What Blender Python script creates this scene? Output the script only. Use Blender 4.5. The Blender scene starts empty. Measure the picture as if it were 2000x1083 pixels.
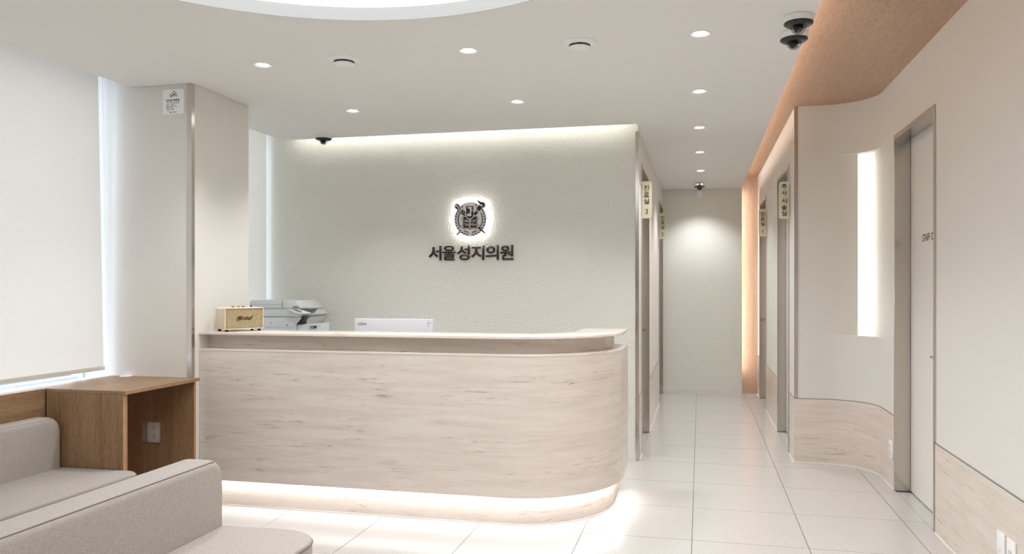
import bpy, bmesh, math, random
from mathutils import Vector, Matrix
PI = math.pi
random.seed(7)
SC = bpy.context.scene
COL = SC.collection

# ------------------------------------------------------------------ camera
cd = bpy.data.cameras.new('camera'); cam = bpy.data.objects.new('camera', cd); COL.objects.link(cam)
cd.sensor_width = 36; cd.lens = 36*1450/2000; cd.shift_x = -53/2000; cd.shift_y = 18.5/2000
cam.location = (.0427, -4.0945, 1.372); cam.rotation_euler = (PI/2, 0, .2134)
cd.clip_start = .05
SC.camera = cam

# ------------------------------------------------------------------ light levels (everything tuned here)
SKY = 5.6
SPOT = 47.0          # each downlight's beam, W
LENS = 30.0          # each downlight's lens, emission
DISC = 2.5           # round luminous ceiling
COVE_WARM = 19.0     # strip over the timber band
COVE_WALL = 29.0     # strip behind the ceiling edge over the reception wall
COUNTER = 52.0       # strip under the counter
NICHE = 22.0
SEAL = 34.0
W = bpy.data.worlds.new('sky'); SC.world = W; W.use_nodes = True
nt = W.node_tree; nt.nodes.clear()
wo = nt.nodes.new('ShaderNodeOutputWorld'); bg = nt.nodes.new('ShaderNodeBackground')
tc = nt.nodes.new('ShaderNodeTexCoord'); sx = nt.nodes.new('ShaderNodeSeparateXYZ'); cr = nt.nodes.new('ShaderNodeValToRGB')
cr.color_ramp.elements[0].position = .47; cr.color_ramp.elements[0].color = (.085, .10, .11, 1)
cr.color_ramp.elements[1].position = .53; cr.color_ramp.elements[1].color = (.76, .86, 1, 1)
mp = nt.nodes.new('ShaderNodeMapRange'); mp.inputs['From Min'].default_value = -1
nt.links.new(tc.outputs['Generated'], sx.inputs[0]); nt.links.new(sx.outputs['Z'], mp.inputs['Value'])
nt.links.new(mp.outputs[0], cr.inputs[0]); nt.links.new(cr.outputs[0], bg.inputs[0]); nt.links.new(bg.outputs[0], wo.inputs[0])
bg.inputs[1].default_value = SKY
vs = SC.view_settings
SC.display_settings.display_device = 'sRGB'
vs.view_transform = 'Standard'; vs.look = 'None'; vs.gamma = 1; vs.use_curve_mapping = False
vs.exposure = 0.23
SC.cycles.max_bounces = 10; SC.cycles.diffuse_bounces = 6; SC.cycles.glossy_bounces = 4
SC.cycles.caustics_reflective = False; SC.cycles.caustics_refractive = False
SC.cycles.use_denoising = True
SC.cycles.sample_clamp_indirect = 4

# ------------------------------------------------------------------ materials
def srgb(c):
    return tuple(((v/255)/12.92 if v/255 <= .04045 else ((v/255+.055)/1.055)**2.4) for v in c)+(1,)
class N:
    def __init__(s, name):
        s.m = bpy.data.materials.new(name); s.m.use_nodes = True; s.t = s.m.node_tree; s.t.nodes.clear()
        s.out = s.n('OutputMaterial')
    def n(s, k, **kw):
        nd = s.t.nodes.new('ShaderNode'+k)
        for a, v in kw.items(): setattr(nd, a, v)
        return nd
    def l(s, a, b): s.t.links.new(a, b)
def paint(name, col, rough=.6, metal=0, spec=.4, bump=None, scale=60, var=0, varscale=(1, 1, 1), emis=None):
    k = N(name); b = k.n('BsdfPrincipled'); k.l(b.outputs[0], k.out.inputs[0])
    b.inputs['Base Color'].default_value = srgb(col); b.inputs['Roughness'].default_value = rough
    b.inputs['Metallic'].default_value = metal; b.inputs['Specular IOR Level'].default_value = spec
    tcn = k.n('TexCoord')
    if var:
        mpn = k.n('Mapping'); mpn.inputs['Scale'].default_value = varscale; k.l(tcn.outputs['Object'], mpn.inputs[0])
        no = k.n('TexNoise'); no.inputs['Scale'].default_value = 1; no.inputs['Detail'].default_value = 5; k.l(mpn.outputs[0], no.inputs[0])
        mx = k.n('Mix', data_type='RGBA'); d = tuple(max(0, v*(1-var)) for v in srgb(col)[:3])+(1,); u = tuple(min(1, v*(1+var)) for v in srgb(col)[:3])+(1,)
        mx.inputs[6].default_value = d; mx.inputs[7].default_value = u
        mr = k.n('MapRange'); mr.inputs['From Min'].default_value = .3; mr.inputs['From Max'].default_value = .7
        k.l(no.outputs[0], mr.inputs[0]); k.l(mr.outputs[0], mx.inputs[0]); k.l(mx.outputs[2], b.inputs['Base Color'])
    if bump:
        no = k.n('TexNoise'); no.inputs['Scale'].default_value = scale; no.inputs['Detail'].default_value = 3; k.l(tcn.outputs['Object'], no.inputs[0])
        bp = k.n('Bump'); bp.inputs['Strength'].default_value = bump[0]; bp.inputs['Distance'].default_value = bump[1]
        k.l(no.outputs[0], bp.inputs['Height']); k.l(bp.outputs[0], b.inputs['Normal'])
    return k.m
def emitter(name, col, s):
    k = N(name); e = k.n('Emission'); e.inputs[0].default_value = srgb(col); e.inputs[1].default_value = s
    k.l(e.outputs[0], k.out.inputs[0]); return k.m
def wood(name, light, dark, axis='Z', rough=.45, coarse=.35):
    k = N(name); b = k.n('BsdfPrincipled'); k.l(b.outputs[0], k.out.inputs[0]); b.inputs['Roughness'].default_value = rough
    b.inputs['Specular IOR Level'].default_value = .35
    t = k.n('TexCoord'); mpn = k.n('Mapping'); k.l(t.outputs['Object'], mpn.inputs[0])
    sc = [460, 460, 460]; sc['XYZ'.index(axis)] = 22; mpn.inputs['Scale'].default_value = sc
    a = k.n('TexNoise'); a.inputs['Scale'].default_value = 1; a.inputs['Detail'].default_value = 4; k.l(mpn.outputs[0], a.inputs[0])
    mp2 = k.n('Mapping'); s2 = [22, 22, 22]; s2['XYZ'.index(axis)] = 1; mp2.inputs['Scale'].default_value = s2; k.l(t.outputs['Object'], mp2.inputs[0])
    c = k.n('TexNoise'); c.inputs['Scale'].default_value = 1; k.l(mp2.outputs[0], c.inputs[0])
    ad = k.n('Math', operation='MULTIPLY_ADD'); ad.inputs[1].default_value = 1-coarse; k.l(a.outputs[0], ad.inputs[0])
    m2 = k.n('Math', operation='MULTIPLY'); m2.inputs[1].default_value = coarse; k.l(c.outputs[0], m2.inputs[0]); k.l(m2.outputs[0], ad.inputs[2])
    r = k.n('ValToRGB'); r.color_ramp.elements[0].position = .36; r.color_ramp.elements[1].position = .62
    r.color_ramp.elements[0].color = srgb(dark); r.color_ramp.elements[1].color = srgb(light)
    k.l(ad.outputs[0], r.inputs[0]); k.l(r.outputs[0], b.inputs['Base Color'])
    bp = k.n('Bump'); bp.inputs['Strength'].default_value = .25; bp.inputs['Distance'].default_value = .001
    k.l(a.outputs[0], bp.inputs['Height']); k.l(bp.outputs[0], b.inputs['Normal'])
    return k.m
def marble(name, base, deep, fleck, rough=.22):
    k = N(name); b = k.n('BsdfPrincipled'); k.l(b.outputs[0], k.out.inputs[0]); b.inputs['Roughness'].default_value = rough
    b.inputs['Specular IOR Level'].default_value = .45
    t = k.n('TexCoord')
    def noise(sc, detail, dist=0, rgh=.55):
        m_ = k.n('Mapping'); m_.inputs['Scale'].default_value = sc; m_.inputs['Rotation'].default_value = (.02, -.05, 0); k.l(t.outputs['Object'], m_.inputs[0])
        n_ = k.n('TexNoise'); n_.inputs['Scale'].default_value = 1; n_.inputs['Detail'].default_value = detail; n_.inputs['Distortion'].default_value = dist
        n_.inputs['Roughness'].default_value = rgh
        k.l(m_.outputs[0], n_.inputs[0]); return n_.outputs[0]
    def ramp(v, lo, hi):
        r = k.n('MapRange'); r.inputs['From Min'].default_value = lo; r.inputs['From Max'].default_value = hi; k.l(v, r.inputs[0]); return r.outputs[0]
    def mix(f, a, c):
        x = k.n('Mix', data_type='RGBA'); k.l(f, x.inputs[0])
        for i, v in ((6, a), (7, c)):
            if isinstance(v, tuple): x.inputs[i].default_value = v
            else: k.l(v, x.inputs[i])
        return x.outputs[2]
    def mul(a, c):
        x = k.n('Math', operation='MULTIPLY'); k.l(a, x.inputs[0])
        if isinstance(c, float): x.inputs[1].default_value = c
        else: k.l(c, x.inputs[1])
        return x.outputs[0]
    soft = mul(ramp(noise((2.0, 2.0, 22), 7, .5, .68), .40, .70), .6)
    c1 = mix(soft, srgb(base), srgb(deep))
    streak = mul(ramp(noise((5, 5, 62), 7, .7, .72), .56, .70), ramp(noise((1.7, 1.7, 7), 3, .8), .45, .63))
    c2 = mix(streak, c1, srgb(fleck))
    fine = mul(ramp(noise((60, 60, 160), 3), .45, .75), .16)
    c3 = mix(fine, c2, srgb(deep))
    k.l(c3, b.inputs['Base Color'])
    return k.m
M = {}
M['ceiling'] = paint('ceiling paint', (236, 235, 232), .8, spec=.2)
M['cream'] = paint('cream wall paint', (226, 223, 217), .55, spec=.3, bump=(.08, .001), scale=90)
M['white'] = paint('white paint', (236, 235, 232), .5)
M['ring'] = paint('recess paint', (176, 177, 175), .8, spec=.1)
M['tileg'] = paint('grout', (104, 96, 88), .9)
M['steel'] = paint('brushed stainless steel', (200, 193, 186), .2, metal=1, bump=(.04, .0005), scale=400)
M['brown'] = paint('dark brown sign metal', (52, 36, 33), .45)
M['black'] = paint('black plastic', (22, 22, 24), .3)
M['grey'] = paint('grey plastic', (120, 120, 122), .4)
M['wplastic'] = paint('white plastic', (246, 246, 247), .35)
M['monitor'] = paint('pale monitor shell', (222, 220, 225), .5)
M['printer'] = paint('printer casing', (216, 219, 220), .5)
M['printerd'] = paint('printer seam grey', (140, 143, 146), .5)
M['creamplate'] = paint('cream sign plate', (222, 215, 190), .5)
M['ink'] = paint('black print', (20, 18, 17), .5)
M['plate'] = paint('silver plate', (240, 238, 238), .35)
M['leather'] = paint('cream speaker cover', (238, 224, 206), .45)
M['brass'] = paint('brass', (190, 140, 70), .3, metal=1)
M['speaktext'] = paint('bronze lettering', (96, 52, 36), .4)
M['door'] = paint('door laminate', (233, 229, 223), .45)
M['desk'] = paint('white laminate', (224, 222, 216), .4)
M['rubber'] = paint('black rubber', (10, 10, 10), .7)
M['red'] = paint('red print', (220, 80, 70), .5)
M['rail'] = paint('grey blind rail', (222, 220, 212), .4)
M['alu'] = paint('window frame', (232, 236, 242), .4)
M['wood'] = wood('oak veneer upright grain', (168, 136, 104), (124, 96, 70), 'Z')
M['woodh'] = wood('oak veneer long grain', (168, 136, 104), (124, 96, 70), 'Y')
M['woodedge'] = wood('oak edging', (196, 150, 112), (160, 116, 82), 'Z')
M['woodc'] = wood('timber ceiling veneer', (190, 160, 137), (160, 132, 112), 'Y', .5, .12)
M['woodv'] = wood('light oak wall veneer', (206, 178, 156), (178, 148, 126), 'Z')
M['ledend'] = emitter('corridor end led', (255, 240, 230), 30)
M['marble'] = marble('travertine look stone', (226, 216, 207), (202, 188, 175), (150, 116, 90), .12)
M['led'] = emitter('warm led', (255, 232, 212), COVE_WARM)
M['ledwall'] = emitter('wall wash led', (255, 253, 244), COVE_WALL)
M['ledcounter'] = emitter('counter led', (255, 250, 249), COUNTER)
M['lednich'] = emitter('niche led', (255, 252, 240), NICHE)
M['ledseal'] = emitter('seal led', (255, 255, 246), SEAL)
M['lens'] = emitter('downlight lens', (255, 248, 242), LENS)
M['disc'] = emitter('luminous ceiling', (252, 253, 255), DISC)

k = N('textured wall plaster'); b = k.n('BsdfPrincipled'); k.l(b.outputs[0], k.out.inputs[0])
b.inputs['Roughness'].default_value = .55; b.inputs['Specular IOR Level'].default_value = .35; b.inputs['Base Color'].default_value = srgb((230, 229, 221))
t = k.n('TexCoord'); no = k.n('TexNoise'); no.inputs['Scale'].default_value = 88; no.inputs['Detail'].default_value = 1.5; no.inputs['Distortion'].default_value = .35
k.l(t.outputs['Object'], no.inputs[0]); bp = k.n('Bump'); bp.inputs['Strength'].default_value = .8; bp.inputs['Distance'].default_value = .008
k.l(no.outputs[0], bp.inputs['Height']); k.l(bp.outputs[0], b.inputs['Normal']); M['plaster'] = k.m

k = N('pale stone floor tile'); b = k.n('BsdfPrincipled'); k.l(b.outputs[0], k.out.inputs[0])
b.inputs['Roughness'].default_value = .2; b.inputs['Specular IOR Level'].default_value = .62
t = k.n('TexCoord'); g = k.n('NewGeometry')
n1 = k.n('TexNoise'); n1.inputs['Scale'].default_value = 90; n1.inputs['Detail'].default_value = 4; k.l(g.outputs['Position'], n1.inputs[0])
n2 = k.n('TexNoise'); n2.inputs['Scale'].default_value = 26; n2.inputs['Detail'].default_value = 2; k.l(g.outputs['Position'], n2.inputs[0])
r = k.n('ValToRGB'); r.color_ramp.elements[0].position = .3; r.color_ramp.elements[1].position = .6
r.color_ramp.elements[0].color = srgb((190, 186, 181)); r.color_ramp.elements[1].color = srgb((202, 198, 194)); k.l(n1.outputs[0], r.inputs[0])
r2 = k.n('ValToRGB'); r2.color_ramp.elements[0].position = .70; r2.color_ramp.elements[1].position = .76
r2.color_ramp.elements[0].color = (0, 0, 0, 1); r2.color_ramp.elements[1].color = (.5, .5, .5, 1); k.l(n2.outputs[0], r2.inputs[0])
mx = k.n('Mix', data_type='RGBA'); k.l(r2.outputs[0], mx.inputs[0]); k.l(r.outputs[0], mx.inputs[6]); mx.inputs[7].default_value = srgb((182, 170, 158))
k.l(mx.outputs[2], b.inputs['Base Color']); M['tile'] = k.m

k = N('grey beige sofa fabric'); b = k.n('BsdfPrincipled'); k.l(b.outputs[0], k.out.inputs[0]); b.inputs['Roughness'].default_value = .9
b.inputs['Specular IOR Level'].default_value = .15
t = k.n('TexCoord'); n1 = k.n('TexNoise'); n1.inputs['Scale'].default_value = 420; n1.inputs['Detail'].default_value = 3; n1.inputs['Roughness'].default_value = .7; k.l(t.outputs['Object'], n1.inputs[0])
r = k.n('ValToRGB'); r.color_ramp.elements[0].position = .38; r.color_ramp.elements[1].position = .62
r.color_ramp.elements[0].color = srgb((156, 148, 140)); r.color_ramp.elements[1].color = srgb((192, 185, 178)); k.l(n1.outputs[0], r.inputs[0]); k.l(r.outputs[0], b.inputs['Base Color'])
bp = k.n('Bump'); bp.inputs['Strength'].default_value = .3; bp.inputs['Distance'].default_value = .001; k.l(n1.outputs[0], bp.inputs['Height']); k.l(bp.outputs[0], b.inputs['Normal'])
M['fabric'] = k.m
M['seam'] = paint('sofa seam', (120, 112, 104), .9)

k = N('speaker grille cloth'); b = k.n('BsdfPrincipled'); k.l(b.outputs[0], k.out.inputs[0]); b.inputs['Roughness'].default_value = .8
t = k.n('TexCoord'); mpn = k.n('Mapping'); mpn.inputs['Scale'].default_value = (120, 120, 900); k.l(t.outputs['Object'], mpn.inputs[0])
n1 = k.n('TexNoise'); n1.inputs['Scale'].default_value = 1; n1.inputs['Detail'].default_value = 3; k.l(mpn.outputs[0], n1.inputs[0])
r = k.n('ValToRGB'); r.color_ramp.elements[0].position = .35; r.color_ramp.elements[1].position = .65
r.color_ramp.elements[0].color = srgb((140, 128, 98)); r.color_ramp.elements[1].color = srgb((196, 178, 138)); k.l(n1.outputs[0], r.inputs[0]); k.l(r.outputs[0], b.inputs['Base Color'])
M['grille'] = k.m

k = N('roller blind cloth'); d = k.n('BsdfDiffuse'); tr = k.n('BsdfTranslucent'); mxs = k.n('MixShader'); mxs.inputs[0].default_value = .42
t = k.n('TexCoord'); mpn = k.n('Mapping'); mpn.inputs['Scale'].default_value = (300, 300, 120); k.l(t.outputs['Object'], mpn.inputs[0])
n1 = k.n('TexNoise'); n1.inputs['Scale'].default_value = 1; k.l(mpn.outputs[0], n1.inputs[0]); r = k.n('ValToRGB')
r.color_ramp.elements[0].color = srgb((235, 232, 226)); r.color_ramp.elements[1].color = srgb((244, 241, 236)); k.l(n1.outputs[0], r.inputs[0])
k.l(r.outputs[0], d.inputs[0]); k.l(r.outputs[0], tr.inputs[0]); k.l(d.outputs[0], mxs.inputs[1]); k.l(tr.outputs[0], mxs.inputs[2]); k.l(mxs.outputs[0], k.out.inputs[0])
M['blind'] = k.m
k = N('window glass'); a = k.n('BsdfTransparent'); g = k.n('BsdfGlossy'); g.inputs['Roughness'].default_value = .02; a.inputs[0].default_value = (.96, .96, .96, 1)
f = k.n('LayerWeight'); f.inputs[0].default_value = .08; mxs = k.n('MixShader'); k.l(f.outputs[0], mxs.inputs[0]); k.l(a.outputs[0], mxs.inputs[1]); k.l(g.outputs[0], mxs.inputs[2]); k.l(mxs.outputs[0], k.out.inputs[0])
M['glass'] = k.m

# ------------------------------------------------------------------ mesh helpers
def nb(): return bmesh.new()
def box(bm, x0, x1, y0, y1, z0, z1, bev=0, seg=2, mat=None):
    r = bmesh.ops.create_cube(bm, size=1)
    vs_ = r['verts']
    for v in vs_: v.co = Vector(((x0+x1)/2+v.co.x*(x1-x0), (y0+y1)/2+v.co.y*(y1-y0), (z0+z1)/2+v.co.z*(z1-z0)))
    if bev:
        es = list({e for v in vs_ for e in v.link_edges})
        rr = bmesh.ops.bevel(bm, geom=es, offset=bev, segments=seg, profile=.5, affect='EDGES')
        vs_ = list({v for f in rr['faces'] for v in f.verts})
    if mat is not None: bmesh.ops.transform(bm, matrix=mat, verts=vs_)
    return vs_
def prism(bm, pts, z0, z1, mat=None):
    a = [bm.verts.new((p[0], p[1], z0)) for p in pts]; c = [bm.verts.new((p[0], p[1], z1)) for p in pts]
    bm.faces.new(a[::-1]); bm.faces.new(c)
    n = len(pts)
    for i in range(n): bm.faces.new((a[i], a[(i+1) % n], c[(i+1) % n], c[i]))
    if mat is not None: bmesh.ops.transform(bm, matrix=mat, verts=a+c)
    return a+c
def ribbon(bm, A, B, z0, z1):            # solid between two offset paths of equal length (quads, no ngons)
    n = len(A)
    V = [[bm.verts.new((p[0], p[1], z)) for p in P] for P in (A, B) for z in (z0, z1)]
    a0, a1, b0, b1 = V
    for i in range(n-1):
        bm.faces.new((a0[i], a0[i+1], a1[i+1], a1[i])); bm.faces.new((b0[i+1], b0[i], b1[i], b1[i+1]))
        bm.faces.new((a1[i], a1[i+1], b1[i+1], b1[i])); bm.faces.new((a0[i+1], a0[i], b0[i], b0[i+1]))
    bm.faces.new((a0[0], a1[0], b1[0], b0[0])); bm.faces.new((a1[-1], a0[-1], b0[-1], b1[-1]))
def lathe(bm, prof, n=32, mat=None, cap=True):
    rings = []
    for r_, z in prof:
        if r_ < 1e-6: rings.append([bm.verts.new((0, 0, z))])
        else: rings.append([bm.verts.new((r_*math.cos(2*PI*i/n), r_*math.sin(2*PI*i/n), z)) for i in range(n)])
    for a, c in zip(rings, rings[1:]):
        for i in range(n):
            j = (i+1) % n
            if len(a) == 1 and len(c) == 1: continue
            if len(a) == 1: bm.faces.new((a[0], c[j], c[i]))
            elif len(c) == 1: bm.faces.new((a[i], a[j], c[0]))
            else: bm.faces.new((a[i], a[j], c[j], c[i]))
    vs_ = [v for R in rings for v in R]
    if mat is not None: bmesh.ops.transform(bm, matrix=mat, verts=vs_)
    return vs_
def tube(bm, pts, r_, n=8):
    pts = [Vector(p) for p in pts]; rings = []
    for i, p in enumerate(pts):
        d = (pts[min(i+1, len(pts)-1)]-pts[max(i-1, 0)]).normalized()
        u = d.orthogonal().normalized() if not rings else (u-d*u.dot(d)).normalized()
        w = d.cross(u); rings.append([bm.verts.new(p+(u*math.cos(2*PI*k_/n)+w*math.sin(2*PI*k_/n))*r_) for k_ in range(n)])
    for a, c in zip(rings, rings[1:]):
        for i in range(n): bm.faces.new((a[i], a[(i+1) % n], c[(i+1) % n], c[i]))
    bm.faces.new(rings[0][::-1]); bm.faces.new(rings[-1])
def smooth_angle(me, ang=35):
    for p in me.polygons: p.use_smooth = True
    me.set_sharp_from_angle(angle=math.radians(ang))
def obj(name, bm, mat, parent=None, loc=None, smooth=True):
    bmesh.ops.recalc_face_normals(bm, faces=bm.faces)
    me = bpy.data.meshes.new(name); bm.to_mesh(me); bm.free(); me.materials.append(M[mat] if isinstance(mat, str) else mat)
    if smooth: smooth_angle(me)
    o = bpy.data.objects.new(name, me); COL.objects.link(o)
    if loc is not None: o.location = loc
    if parent is not None:
        o.parent = parent
    return o
def tag(o, label=None, cat=None, group=None, kind=None):
    if label: o['label'] = label
    if cat: o['category'] = cat
    if group: o['group'] = group
    if kind: o['kind'] = kind
    return o
def empty(name, loc=(0, 0, 0), rz=0):
    o = bpy.data.objects.new(name, None); COL.objects.link(o); o.location = loc; o.rotation_euler = (0, 0, rz); o.empty_display_size = .1
    return o
def struct(name, bm, mat, label=None, parent=None):
    o = obj(name, bm, mat, parent); 
    if parent is None: o['kind'] = 'structure'
    if label: o['label'] = label
    return o
def sbox(name, mat, *a, label=None, parent=None, bev=0):
    bm = nb(); box(bm, *a, bev=bev); return struct(name, bm, mat, label, parent)
def dup(root, loc, rz=None, label=None, group=None):
    r_ = root.copy(); COL.objects.link(r_); r_.location = loc
    if rz is not None: r_.rotation_euler = (0, 0, rz)
    if label: r_['label'] = label
    if group: r_['group'] = group
    for ch in list(root.children):
        c = ch.copy(); COL.objects.link(c); c.parent = r_
        for g_ in ch.children:
            d_ = g_.copy(); COL.objects.link(d_); d_.parent = c
    return r_
FACE = {'-Y': Matrix(((1, 0, 0), (0, 0, -1), (0, 1, 0))).to_4x4(),      # local x->+X, y->+Z, normal z->-Y
        '-X': Matrix(((0, 0, -1), (-1, 0, 0), (0, 1, 0))).to_4x4()}      # local x->-Y, y->+Z, normal z->-X
def text_bm(s, w=None, h=None, ext=.001, off=0, sx_=None):
    cu = bpy.data.curves.new('t', 'FONT'); cu.body = s; cu.size = 1; cu.extrude = 0; cu.offset = off; cu.align_x = 'CENTER'; cu.resolution_u = 3
    o = bpy.data.objects.new('t', cu); COL.objects.link(o)
    dg = bpy.context.evaluated_depsgraph_get(); me = bpy.data.meshes.new_from_object(o.evaluated_get(dg))
    bpy.data.objects.remove(o); bpy.data.curves.remove(cu)
    bm = nb(); bm.from_mesh(me); bpy.data.meshes.remove(me)
    if not bm.verts: return bm
    xs = [v.co.x for v in bm.verts]; ys = [v.co.y for v in bm.verts]
    cx, cy = (min(xs)+max(xs))/2, (min(ys)+max(ys))/2; W_, H_ = max(xs)-min(xs), max(ys)-min(ys)
    fx = w/W_ if w else h/H_; fy = h/H_ if h else fx
    if sx_: fx = fy*sx_
    for v in bm.verts: v.co = Vector(((v.co.x-cx)*fx, (v.co.y-cy)*fy, 0))
    r_ = bmesh.ops.extrude_face_region(bm, geom=list(bm.faces))
    for v in [g_ for g_ in r_['geom'] if isinstance(g_, bmesh.types.BMVert)]: v.co.z += ext
    return bm
def add_text(bm, s, centre, face, **kw):
    t_ = text_bm(s, **kw); bmesh.ops.transform(t_, matrix=Matrix.Translation(centre) @ FACE[face], verts=t_.verts)
    me = bpy.data.meshes.new('x'); t_.to_mesh(me); t_.free(); bm.from_mesh(me); bpy.data.meshes.remove(me)

# ------------------------------------------------------------------ levels of the room
H = 2.62; HT = 2.775; HU = 2.95
XL, XR, XW = -.43, .765, 1.325         # corridor left wall, corridor right wall, near right wall
YB, YP = 5.59, 1.77                    # corridor end wall, reception wall
XWIN = -3.78
YF = -7.6                              # behind the camera

# ------------------------------------------------------------------ floor
fl = sbox('floor', 'tileg', XWIN-.1, XW+.25, YF-.1, YB+.3, -.08, -.0012, label='pale stone tiled floor')
tile_cache = {}
def tile_mesh(w_, d_):
    kk = (round(w_, 3), round(d_, 3))
    if kk not in tile_cache:
        bm = nb(); box(bm, -w_/2, w_/2, -d_/2, d_/2, -.012, 0)
        bmesh.ops.recalc_face_normals(bm, faces=bm.faces)
        me = bpy.data.meshes.new('tile'); bm.to_mesh(me); bm.free(); me.materials.append(M['tile']); tile_cache[kk] = me
    return tile_cache[kk]
G = .0019
def rects(i, j):
    x0, x1, y0, y1 = .6*i, .6*i+.6, .6*j, .6*j+.6
    out = []
    for (a, c, d, e) in ((XWIN, XW, YF, 1.985), (XL-.0, XR, 1.985, YB+.17)):
        X0, X1, Y0, Y1 = max(x0, a), min(x1, c), max(y0, d), min(y1, e)
        if d == YF and Y1 > YP and X0 < XL: 
            if X1 <= XL: Y1 = min(Y1, YP)
        if X1-X0 > .02 and Y1-Y0 > .02: out.append((X0, X1, Y0, Y1))
    if len(out) == 2 and abs(out[0][0]-out[1][0]) < .01 and abs(out[0][1]-out[1][1]) < .01:
        out = [(out[0][0], out[0][1], out[0][2], out[1][3])]
    return out
for j in range(-13, 10):
    for i in range(-7, 3):
        for (a, c, d, e) in rects(i, j):
            o = bpy.data.objects.new('tile', tile_mesh(c-a-2*G, e-d-2*G)); COL.objects.link(o); o.parent = fl
            o.location = ((a+c)/2, (d+e)/2, random.uniform(-.0001, .0001))

for (a, c, d, e) in ((XW, XW+.11, .425, 1.272), (XR, XR+.09, 2.36, 3.235), (XR, XR+.09, 4.52, 5.38), (XL-.12, XL, 2.06, 2.93), (XL-.12, XL, 4.70, 5.54)):
    o = bpy.data.objects.new('tile', tile_mesh(c-a, e-d-.05)); COL.objects.link(o); o.parent = fl; o.location = ((a+c)/2, (d+e)/2, -.0003)
# ------------------------------------------------------------------ ceiling
def fill_outline(loops, z0, z1):
    cu = bpy.data.curves.new('c', 'CURVE'); cu.dimensions = '2D'; cu.fill_mode = 'BOTH'; cu.extrude = (z1-z0)/2
    for L_ in loops:
        sp = cu.splines.new('POLY'); sp.points.add(len(L_)-1); sp.use_cyclic_u = True
        for p, q in zip(sp.points, L_): p.co = (q[0], q[1], 0, 1)
    o = bpy.data.objects.new('c', cu); COL.objects.link(o); dg = bpy.context.evaluated_depsgraph_get()
    me = bpy.data.meshes.new_from_object(o.evaluated_get(dg)); bpy.data.objects.remove(o)
    bm = nb(); bm.from_mesh(me); bpy.data.meshes.remove(me); bpy.data.curves.remove(cu)
    for v in bm.verts: v.co.z += (z0+z1)/2
    bmesh.ops.remove_doubles(bm, verts=bm.verts, dist=1e-5)
    return bm
DC = (-1.20, -2.16); DR = 1.33
loop = [(-3.44, YF), (.56, YF), (.56, YB), (XL, YB), (XL, 1.63), (-3.44, 1.63), (-3.44, .505), (-3.005, .505), (-3.005, -.095), (-3.44, -.095)]
hole = [(DC[0]+DR*math.cos(2*PI*i/96), DC[1]+DR*math.sin(2*PI*i/96)) for i in range(96)]
ceil = struct('ceiling', fill_outline([loop, hole], H, H+.045), 'ceiling', 'flat cream ceiling with a round recess')
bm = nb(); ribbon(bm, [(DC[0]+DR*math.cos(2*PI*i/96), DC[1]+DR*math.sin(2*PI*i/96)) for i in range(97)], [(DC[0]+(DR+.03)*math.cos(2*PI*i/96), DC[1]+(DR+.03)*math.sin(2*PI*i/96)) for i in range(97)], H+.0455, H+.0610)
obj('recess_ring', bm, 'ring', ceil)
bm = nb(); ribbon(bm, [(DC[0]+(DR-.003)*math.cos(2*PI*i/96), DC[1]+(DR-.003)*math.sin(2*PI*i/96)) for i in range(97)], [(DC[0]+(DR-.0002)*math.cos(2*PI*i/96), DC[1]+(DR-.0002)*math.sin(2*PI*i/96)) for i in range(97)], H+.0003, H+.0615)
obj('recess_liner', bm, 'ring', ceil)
bm = nb(); box(bm, XWIN-.1, XW+.25, YF-.1, YB+.3, HU, HU+.08); struct('ceiling_upper', bm, 'white', 'upper ceiling above the lowered ceiling panel')
# strips hidden behind the ceiling edges
bm = nb(); box(bm, .535, .547, YF+.1, 5.5, H+.047, H+.055); obj('light_strip', bm, 'led', ceil)
bm = nb(); box(bm, -3.35, XL-.05, 1.612, 1.627, H+.047, H+.058); obj('light_strip', bm, 'ledwall', ceil)
# timber band
bm = nb(); box(bm, .30, XW+.12, YF, YB+.22, HT, HT+.03); tb = struct('ceiling_timber', bm, 'woodc', 'brown timber veneer ceiling band along the right wall')
bm = nb(); box(bm, .30, XR+.06, 5.757, 5.80, 0, HT); struct('wall_timber', bm, 'woodv', 'upright timber veneer panel at the corridor end')
bm = nb(); box(bm, .535, .545, 5.641, 5.652, .30, 2.60)
wb_led = bm

# ------------------------------------------------------------------ walls
wbk = sbox('wall_back', 'plaster', XL-.12, .558, YB, YB+.05, 0, H+.04, label='textured plaster wall closing the corridor')
obj('light_strip', wb_led, 'ledend', wbk)
sbox('baseboard_back', 'cream', XL, .558, YB-.008, YB-.0005, 0, .06)
wrec = sbox('wall_reception', 'plaster', XWIN+.02, XL-.004, YP, YP+.10, 0, HU, label='pale textured plaster wall behind the reception counter')
sbox('baseboard_reception', 'cream', -3.6, XL-.02, YP-.010, YP-.0005, 0, .06)
sbox('wall_front', 'white', XWIN-.1, XW+.2, YF-.1, YF, 0, HU)
def wall_y(name, x0, x1, y0, y1, z1, ops, mat, label=None):      # wall running along Y with door openings (ya, yb, top)
    bm = nb(); y = y0
    for a, c, t_ in sorted(ops):
        box(bm, x0, x1, y, a, 0, z1); box(bm, x0, x1, a, c, t_, z1); y = c
    box(bm, x0, x1, y, y1, 0, z1)
    return struct(name, bm, mat, label)
DT = 2.372
L3 = (2.06, 2.93); L2 = (4.70, 5.54); R2 = (2.36, 3.235); R1 = (4.52, 5.38); RD = (.425, 1.272)
wl = wall_y('wall_left', XL-.14, XL, YP+.012, YB, H+.04, [(L3[0], L3[1], DT), (L2[0], L2[1], DT)], 'cream', 'cream painted wall on the left of the corridor')
wr = wall_y('wall_corridor_right', XR, XR+.14, 2.29, 5.757, HT, [(R2[0], R2[1], DT), (R1[0], R1[1], DT)], 'cream', 'cream painted wall on the right of the corridor')
arcn = 40
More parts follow.
